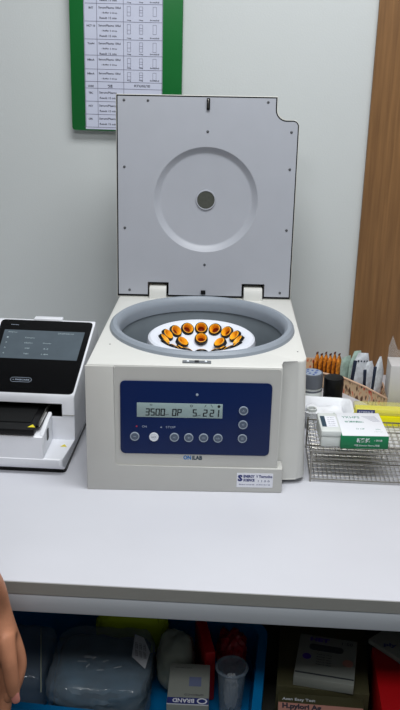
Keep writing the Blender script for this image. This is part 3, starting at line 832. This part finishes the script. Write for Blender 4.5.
# ------------------------------------------------------------------ below the bench
S0 = SHZ + .0006
bin_ = thing('blue_plastic_bin', 'large blue plastic bin of bagged supplies on the cupboard shelf', 'bin', (-.235, 1.385, S0), math.radians(-4))
b = bmesh.new()
lv = [(-.29, .285, -.135, .150, .03, 0), (-.297, .298, -.141, .158, .04, .070), (-.304, .306, -.147, .166, .045, .072), (-.303, .305, -.146, .165, .044, .079), (-.290, .288, -.130, .150, .036, .078), (-.284, .279, -.129, .144, .03, .004)]
rs = [[b.verts.new((p[0], p[1], z)) for p in rrect(x0_, x1_, y0_, y1_, r_, 6)] for x0_, x1_, y0_, y1_, r_, z in lv]
for A, B in zip(rs, rs[1:]):
    n = len(A)
    for i in range(n): b.faces.new((A[i], A[(i + 1) % n], B[(i + 1) % n], B[i]))
b.faces.new(rs[0][::-1]); b.faces.new(rs[-1])
obj('bin_shell', b, 'bluebin', bin_)
S1 = S0 + .0055

def blob(cx, cy, cz, sx, sy, sz, amp=.2, fr=2.5, seed=0, sub=4, crease=1, ex=3):
    b = bmesh.new(); bmesh.ops.create_icosphere(b, subdivisions=sub, radius=1)
    for v in b.verts:
        p = v.co.copy()
        n_ = noise.fractal(p * fr + Vector((seed, seed * 1.7, 0)), .7, 2.1, 4)
        rdg = abs(noise.noise(p * fr * 1.7 + Vector((seed, 3, 9)))) * crease
        # squarish bag shape
        k = (abs(p.x) ** ex + abs(p.y) ** ex + abs(p.z) ** ex) ** (-1 / ex)
        s_ = k * (1 + amp * n_ - amp * .8 * rdg)
        v.co = Vector((p.x * sx * s_, p.y * sy * s_, p.z * sz * s_ + sz))
    return b
def bag(name, label, cat, c, s, mt, parts=(), rz=0, **kw):
    t = thing(name, label, cat, c, rz)
    obj('film', blob(0, 0, 0, *s, **kw), mt, t)
    return t
def put(x, y, z): q = atz(x, y, z); return q
# big clear bag with teal contents
t = bag('clear_supply_bag', 'big clear plastic bag of small supplies in the blue bin', 'plastic bag', (-.232, 1.362, S1 + .006), (.094, .096, .051), 'bagclear', seed=3, amp=.05, sub=5, fr=2.2, ex=6)
obj('contents', blob(0, 0, 0, .084, .084, .045, seed=8, amp=.10, ex=6), 'teal', t)
for i in range(9):
    a = random.uniform(-.3, .9); x, y = random.uniform(-.05, .045), random.uniform(-.055, .0); l = random.uniform(.006, .02)
    z = .107
    b = bmesh.new(); tube(b, [(x, y, z), (x + l * math.cos(a), y + l * math.sin(a), z + .004)], .0010, 5); obj('pipette_tip', b, 'clear', t)
b = bmesh.new()
LB = Matrix.Rotation(math.radians(16), 4, 'Y')
poly_prism(b, [(-.012, -.024), (.016, -.046), (.020, .0), (.004, .036), (-.014, .038)], 0, .001, LB)
lo = obj('paper_label', b, 'paperbag', t, loc=(.068, .010, .106))
for i in range(3): text('LOT 2231', .036, .005, LB @ T(-.006 + .008 * i, -.002, .0012) @ Matrix.Rotation(math.radians(98), 4, 'Z'), 'ink', lo, 'label_lettering')
# zip bag at left
t = thing('zip_bag', 'foggy flat zip bag with a vertical seal line, left of the big clear bag', 'plastic bag', (-.392, 1.372, S1 + .004))
obj('film', blob(0, 0, 0, .061, .080, .050, seed=21, amp=.035, sub=5, fr=1.4, ex=6), 'bagfog', t)
b = bmesh.new(); tube(b, [tuple(atz(41, y_, z_) - Vector((-.392, 1.372, S1 + .004))) for y_, z_ in ((628, .486), (650, .494), (672, .494), (692, .486))], .0013, 6); obj('zip_seal', b, 'bagwhite', t)
tag(obj('yellow_green_cloth', blob(0, 0, 0, .072, .026, .054, seed=5, amp=.10), 'yg', loc=(-.192, 1.497, S1 + .012)), 'yellow green folded cloth at the back of the blue bin', 'cloth')
t = bag('cloudy_white_bag', 'cloudy white plastic bag between the yellow green cloth and the red pack', 'plastic bag', (-.100, 1.415, S1 + .008), (.037, .046, .052), 'bagwhite', seed=12, amp=.09, fr=1.8)
b = bmesh.new(); box(b, -.010, .010, -.055, .055, 0, .112, .003)
o = tag(obj('red_packet', b, 'red', loc=(-.044, 1.428, S1 + .001), rot=(0, 0, math.radians(13))), 'narrow bright red packet beside the cloudy white bag', 'packet')
tag(obj('dark_red_bundle', blob(0, 0, 0, .029, .036, .042, seed=31, amp=.16), 'dred', loc=(.008, 1.452, S1 + .012)), 'dark red crumpled bundle at the back of the blue bin', 'bundle')
# box printed upside down as seen
BH = .48 - S1
bb = thing('supply_carton', 'white carton with a blue stripe and upside down lettering, in the bin', 'carton', (-.067, 1.3050, S1 + .0005), math.radians(1))
b = bmesh.new(); box(b, -.037, .037, -.050, .058, 0, BH, .0015); obj('carton', b, 'greywhite', bb)
b = bmesh.new(); box(b, -.0365, .0365, -.047, -.032, BH + .0001, BH + .0004); obj('blue_stripe', b, 'navyink', bb)
U = Matrix.Rotation(PI, 4, 'Z')
text('BRAND', .038, .010, T(-.008, -.0395, BH + .0004) @ U, 'label_w', bb, 'stripe_lettering', bold=.02)
b = bmesh.new(); lathe(b, [(.005, 0), (.005, .0004), (.007, .0004), (.007, 0)], 24, T(.025, -.0395, BH + .0004) @ Matrix.Scale(1.3, 4, (1, 0, 0)), closed=True); obj('logo_ring', b, 'label_w', bb)
text('GMBH+CO', .034, .0045, T(.010, -.024, BH + .0002) @ U, 'ink', bb, 'maker_lettering')
b = bmesh.new()
box(b, .0, .022, -.002, .022, BH, BH + .0004)
obj('printed_block', b, 'greyblue', bb)
text('made in germany', .03, .0035, T(-.012, .046, BH + .0002) @ U, 'ink', bb, 'top_lettering')
b = bmesh.new(); box(b, -.0365, .0365, -.0499, -.0475, BH + .0001, BH + .0004); obj('lower_panel', b, 'paperbag', bb)
cu = thing('clear_plastic_pot', 'clear plastic pot beside the blue striped carton, by the bin wall', 'pot', (.009, 1.350, S1 + .0005))
b = bmesh.new(); lathe(b, [(0, 0), (.021, 0), (.027, .098), (.030, .100), (.030, .104), (.026, .104), (.020, .004), (0, .004)], 40); obj('pot_wall', b, 'bagclear', cu)
b = bmesh.new(); lathe(b, [(.026, .102), (.029, .1055), (.031, .102), (.029, .099)], 40, closed=True); obj('pot_rim', b, 'bagfog', cu)
obj('crumpled_filling', blob(0, 0, 0, .013, .013, .036, seed=41, amp=.2), 'paperbag', cu, loc=(0, 0, .012))

# kit boxes on the shelf at the right of the bin
def facebox(name, label, cat, cx, cy, w, d, h, rz, mt, z=S0, rx=0):
    t = thing(name, label, cat, (cx, cy, z), math.radians(rz)); t.rotation_euler.x = math.radians(rx)
    b = bmesh.new(); box(b, -w / 2, w / 2, -d / 2, d / 2, 0, h, .001); obj('carton', b, mt, t)
    return t
oc = facebox('olive_storage_carton', 'dark olive carton supporting the grey kit box', 'carton', .181, 1.425, .166, .220, .097, -4, 'kit')
kz = S0 + .0976
hb = facebox('test_kit_box', 'grey white kit box with HET lettering and a dark banner, on the olive carton', 'kit box', .183, 1.377, .108, .124, .020, -9, 'greywhite', kz)
H = .0202
text('HET', .036, .011, T(-.016, .050, H), 'purple', hb, 'title_lettering', bold=.05)
text('1:50', .020, .008, T(.036, .049, H), 'ink', hb, 'count_lettering')
b = bmesh.new(); poly_prism(b, rrect(-.034, .030, .018, .036, .008), 0, .0004, T(0, 0, H)); obj('dark_banner', b, 'darkpill', hb)
b = bmesh.new(); lathe(b, [(0, .0004), (.010, .0004), (.010, 0), (0, 0)], 24, T(.040, -.006, H)); obj('pink_spot', b, 'pink', hb)
b = bmesh.new(); lathe(b, [(0, .0004), (.008, .0004), (.008, 0), (0, 0)], 24, T(-.036, -.002, H)); obj('purple_spot', b, 'purple', hb)
for i in range(5): text('Rapid test', .028, .003, T(-.004, .008 - i * .007, H), 'ink', hb, 'small_lettering')
b = bmesh.new(); box(b, -.053, .053, -.050, -.0465, H - .0001, H + .0003); obj('dark_line', b, 'darkpill', hb)
pb = facebox('antigen_test_box', 'kit box lettered H.pylori Ag with a pink band, at the front of the shelf', 'kit box', .166, 1.266, .150, .062, .101, -2, 'kit')
H = .1012
b = bmesh.new(); box(b, -.074, .074, -.030, .0062, H - .0001, H + .0003); obj('pink_band', b, 'pink', pb)
text('Asan Easy Test', .058, .0085, T(-.038, .0150, H), 'paperbag', pb, 'upper_lettering', bold=.02)
text('H.pylori Ag', .068, .0165, T(-.033, -.0035, H + .0003), 'ink', pb, 'title_lettering', bold=.05)
text('30 Tests/kit', .018, .0035, T(.050, -.003, H + .0003), 'darkpill', pb, 'count_lettering')
rc = facebox('red_carton', 'bright red carton at the right end of the shelf, pale packet on it', 'carton', .322, 1.330, .104, .170, .118, -1, 'red')
b = bmesh.new(); lathe(b, [(0, .0004), (.010, .0004), (.010, 0), (0, 0)], 24, T(.012, -.030, .1181)); obj('orange_spot', b, 'orangep', rc)
text('IVD', .022, .009, T(.0, -.004, .1182), 'dred', rc, 'top_lettering')
wp = facebox('pale_packet', 'pale packet with dark blue lettering lying on the red carton', 'packet', .326, 1.414, .100, .072, .010, -47, 'greywhite', S0 + .1188)
text('ply', .024, .013, T(-.012, -.019, .0102) @ Matrix.Rotation(math.radians(40), 4, 'Z'), 'navyink', wp, 'packet_lettering', bold=.04)
bag('thin_film_bag', 'thin clear film bag tucked behind the blue bin and the grey kit box', 'plastic bag', (.130, 1.605, S0 + .006), (.030, .045, .05), 'bagclear', seed=51, amp=.2)

# ------------------------------------------------------------------ hand of the person at the left
person = thing('person', 'person standing at the left edge, bare forearm and hand hanging before the bench', 'person', (-.66, .95, 0))
ORG = Vector((-.66, .95, 0))
def skin_mesh(chains, name, mt, sub=2):
    me = bpy.data.meshes.new(name); V = []; E = []; R_ = []
    idx = {}
    for ch in chains:
        prev = None
        for it in ch:
            if isinstance(it, str): cur = idx[it]
            else:
                nm, p, r = it; V.append(Vector(p) - ORG); R_.append(r); cur = len(V) - 1
                if nm: idx[nm] = cur
            if prev is not None: E.append((prev, cur))
            prev = cur
    me.from_pydata(V, E, [])
    o = bpy.data.objects.new(name, me); COL.objects.link(o)
    md = o.modifiers.new('skin', 'SKIN'); md.use_smooth_shade = True; md.branch_smoothing = .4
    for i, r in enumerate(R_):
        sv = me.skin_vertices[0].data[i]; sv.radius = r if isinstance(r, tuple) else (r, r)
    me.skin_vertices[0].data[0].use_root = True
    for i in range(1, len(V)): me.skin_vertices[0].data[i].use_root = False
    s_ = o.modifiers.new('sub', 'SUBSURF'); s_.levels = sub; s_.render_levels = sub
    bpy.context.view_layer.update()
    nm = bpy.data.meshes.new_from_object(o.evaluated_get(bpy.context.evaluated_depsgraph_get()))
    o.modifiers.clear(); o.data = nm; nm.materials.clear(); nm.materials.append(M[mt]); nm.name = name
    for p in nm.polygons: p.use_smooth = True
    o.parent = person
    return o
HY = 1.12
def hp(x, y, dy=0): return at(x, y, HY + dy)
V3 = Vector
def body_chains(g=0.0):
    return [
        [('pelvis', (-.66, .93, .92), (.145, .105)), ('waist', (-.66, .93, 1.08), (.130, .095)), ('chest', (-.66, .93, 1.26), (.150, .105)), ('neck0', (-.66, .93, 1.39), (.075, .065)), (None, (-.66, .94, 1.46), (.052, .055)),
         (None, (-.655, .955, 1.53), (.068, .082)), (None, (-.655, .955, 1.60), (.074, .088)), (None, (-.655, .95, 1.66), (.050, .060))],
        ['neck0', ('shr', (-.505, .93, 1.355), .056), (None, (-.475, .955, 1.22), .046), ('elbow', (-.445, 1.01, 1.08), .038), (None, V3((-.445, 1.01, 1.08)).lerp(hp(-9, 592), .45), .036), ('wrist', hp(-9, 590), (.022, .027)), ('palm', hp(-5, 620, .012), (.020, .033)), ('mid', hp(-5, 645, .015), (.018, .031))],
        ['palm', ('tm', hp(4, 638, -.012), .0170), ('ti', hp(9.5, 664, -.024), .0132), (None, hp(11.5, 681, -.027), .0124), (None, hp(14.2, 697, -.025), .0102)],
        ['palm', ('im', hp(13, 635, .018), .0150), ('ip', hp(20.5, 664, .012), .0126), (None, hp(15, 688, -.002), .0100), (None, hp(6, 702, -.006), .0085)],
        ['mid', (None, hp(2, 656, .035), .014), (None, hp(7, 690, .030), .0120), (None, hp(4, 714, .012), .0105), (None, hp(-4, 726, .002), .0085)],
        ['mid', (None, hp(-10, 668, .040), .013), (None, hp(-5, 702, .038), .0115), (None, hp(-8, 724, .022), .0100), (None, hp(-14, 732, .014), .008)],
        ['mid', (None, hp(-24, 668, .036), .012), (None, hp(-20, 698, .036), .0100), (None, hp(-22, 716, .026), .0088), (None, hp(-26, 724, .018), .0072)],
        ['neck0', (None, (-.815, .93, 1.355), .056), (None, (-.85, .94, 1.22), .046), (None, (-.865, .96, 1.08), .038), (None, (-.86, 1.01, .95), .033), (None, (-.85, 1.05, .85), .024), (None, (-.845, 1.07, .78), (.020, .034)), (None, (-.845, 1.075, .70), (.013, .022))],
        ['pelvis', (None, (-.565, .93, .83), .088), (None, (-.56, .935, .50), .060), (None, (-.56, .925, .30), .050), (None, (-.56, .92, .09), .036), (None, (-.56, .98, .040), .034), (None, (-.56, 1.07, .032), .028)],
        ['pelvis', (None, (-.755, .93, .83), .088), (None, (-.76, .935, .50), .060), (None, (-.76, .925, .30), .050), (None, (-.76, .92, .09), .036), (None, (-.76, .98, .040), .034), (None, (-.76, 1.07, .032), .028)],
    ]
body_o = skin_mesh(body_chains(), 'body', 'skin')
skin_mesh([[('p', (-.66, .93, .90), (.158, .118)), (None, (-.66, .93, 1.08), (.150, .112)), ('c', (-.66, .93, 1.26), (.165, .120)), (None, (-.66, .93, 1.385), (.085, .078))],
           ['c', (None, (-.51, .93, 1.345), .066), (None, (-.475, .95, 1.22), .057)], ['c', (None, (-.81, .93, 1.345), .066), (None, (-.85, .94, 1.22), .057)]], 'shirt', 'scrub')
skin_mesh([[('p', (-.66, .93, .93), (.158, .118)), (None, (-.66, .93, .86), (.158, .118))],
           ['p', (None, (-.565, .93, .80), .098), (None, (-.56, .935, .50), .074), (None, (-.56, .925, .12), .060)],
           ['p', (None, (-.755, .93, .80), .098), (None, (-.76, .935, .50), .074), (None, (-.76, .925, .12), .060)]], 'trousers', 'trouser')
for x_ in (-.56, -.76):
    skin_mesh([[('h', (x_, .905, .048), (.040, .047)), (None, (x_, 1.0, .045), (.044, .044)), (None, (x_, 1.09, .038), (.042, .036))]], 'shoe', 'black')
skin_mesh([[('h', (-.655, .925, 1.56), (.074, .080)), (None, (-.655, .93, 1.64), (.080, .086)), (None, (-.655, .945, 1.70), (.045, .055))]], 'hair', 'black')
# thumb nail: a curved plate set into the thumb
nb = bmesh.new()
bmesh.ops.create_uvsphere(nb, u_segments=24, v_segments=12, radius=1)
tip = hp(15.0, 694.5, -.025)
nc = tip - ORG
ax = (hp(16.2, 704, -.024) - hp(13, 684, -.025)).normalized()
view = (CAM - tip).normalized(); side = ax.cross(view).normalized(); nrm = side.cross(ax).normalized()
mt4 = Matrix((side, ax, nrm)).transposed().to_4x4(); mt4.translation = nc + nrm * .0086
for v in nb.verts:
    p = v.co; k = (abs(p.x) ** 4 + abs(p.y) ** 4 + 1e-9) ** -.25 if (abs(p.x) + abs(p.y)) > 1e-3 else 1
    rr = math.hypot(p.x, p.y); q = V3((p.x * k * rr, p.y * k * rr, p.z))
    v.co = mt4 @ V3((q.x * .0066, q.y * .0104, q.z * .0014 - .0022 * q.x ** 2))
tag(obj('thumb_nail', nb, 'nail', person), 'pink thumb nail', None)

# ------------------------------------------------------------------ light
def area(name, x, y, sx, sy, power, color=(1, 1, 1), label=None):
    t = thing(name, label, 'light', (x, y, RH - .03))
    b = bmesh.new()
    box(b, -sx / 2 - .02, sx / 2 + .02, -sy / 2 - .02, sy / 2 + .02, .012, .0299); obj('fixture', b, 'aw', t)
    L_ = bpy.data.lights.new(name + '_lamp', 'AREA'); L_.shape = 'RECTANGLE'; L_.size = sx; L_.size_y = sy; L_.energy = power; L_.color = color
    o = bpy.data.objects.new('lamp', L_); COL.objects.link(o); o.parent = t; o.location = (0, 0, .008)
area('ceiling_light_panel', .2, 1.30, 1.2, .5, 31, (.97, .99, 1), 'white ceiling light panel over the bench, out of the picture')
area('ceiling_light_panel', -.1, .0, 1.2, .5, 24, (.97, .99, 1), 'white ceiling light panel behind the camera, out of the picture')
w = bpy.data.worlds.new('w'); SC.world = w; w.use_nodes = True
w.node_tree.nodes['Background'].inputs[0].default_value = (.8, .88, 1, 1); w.node_tree.nodes['Background'].inputs[1].default_value = .06

vs = SC.view_settings
vs.view_transform = 'Standard'; vs.look = 'None'; vs.gamma = 1; vs.use_curve_mapping = False; vs.exposure = 0.0
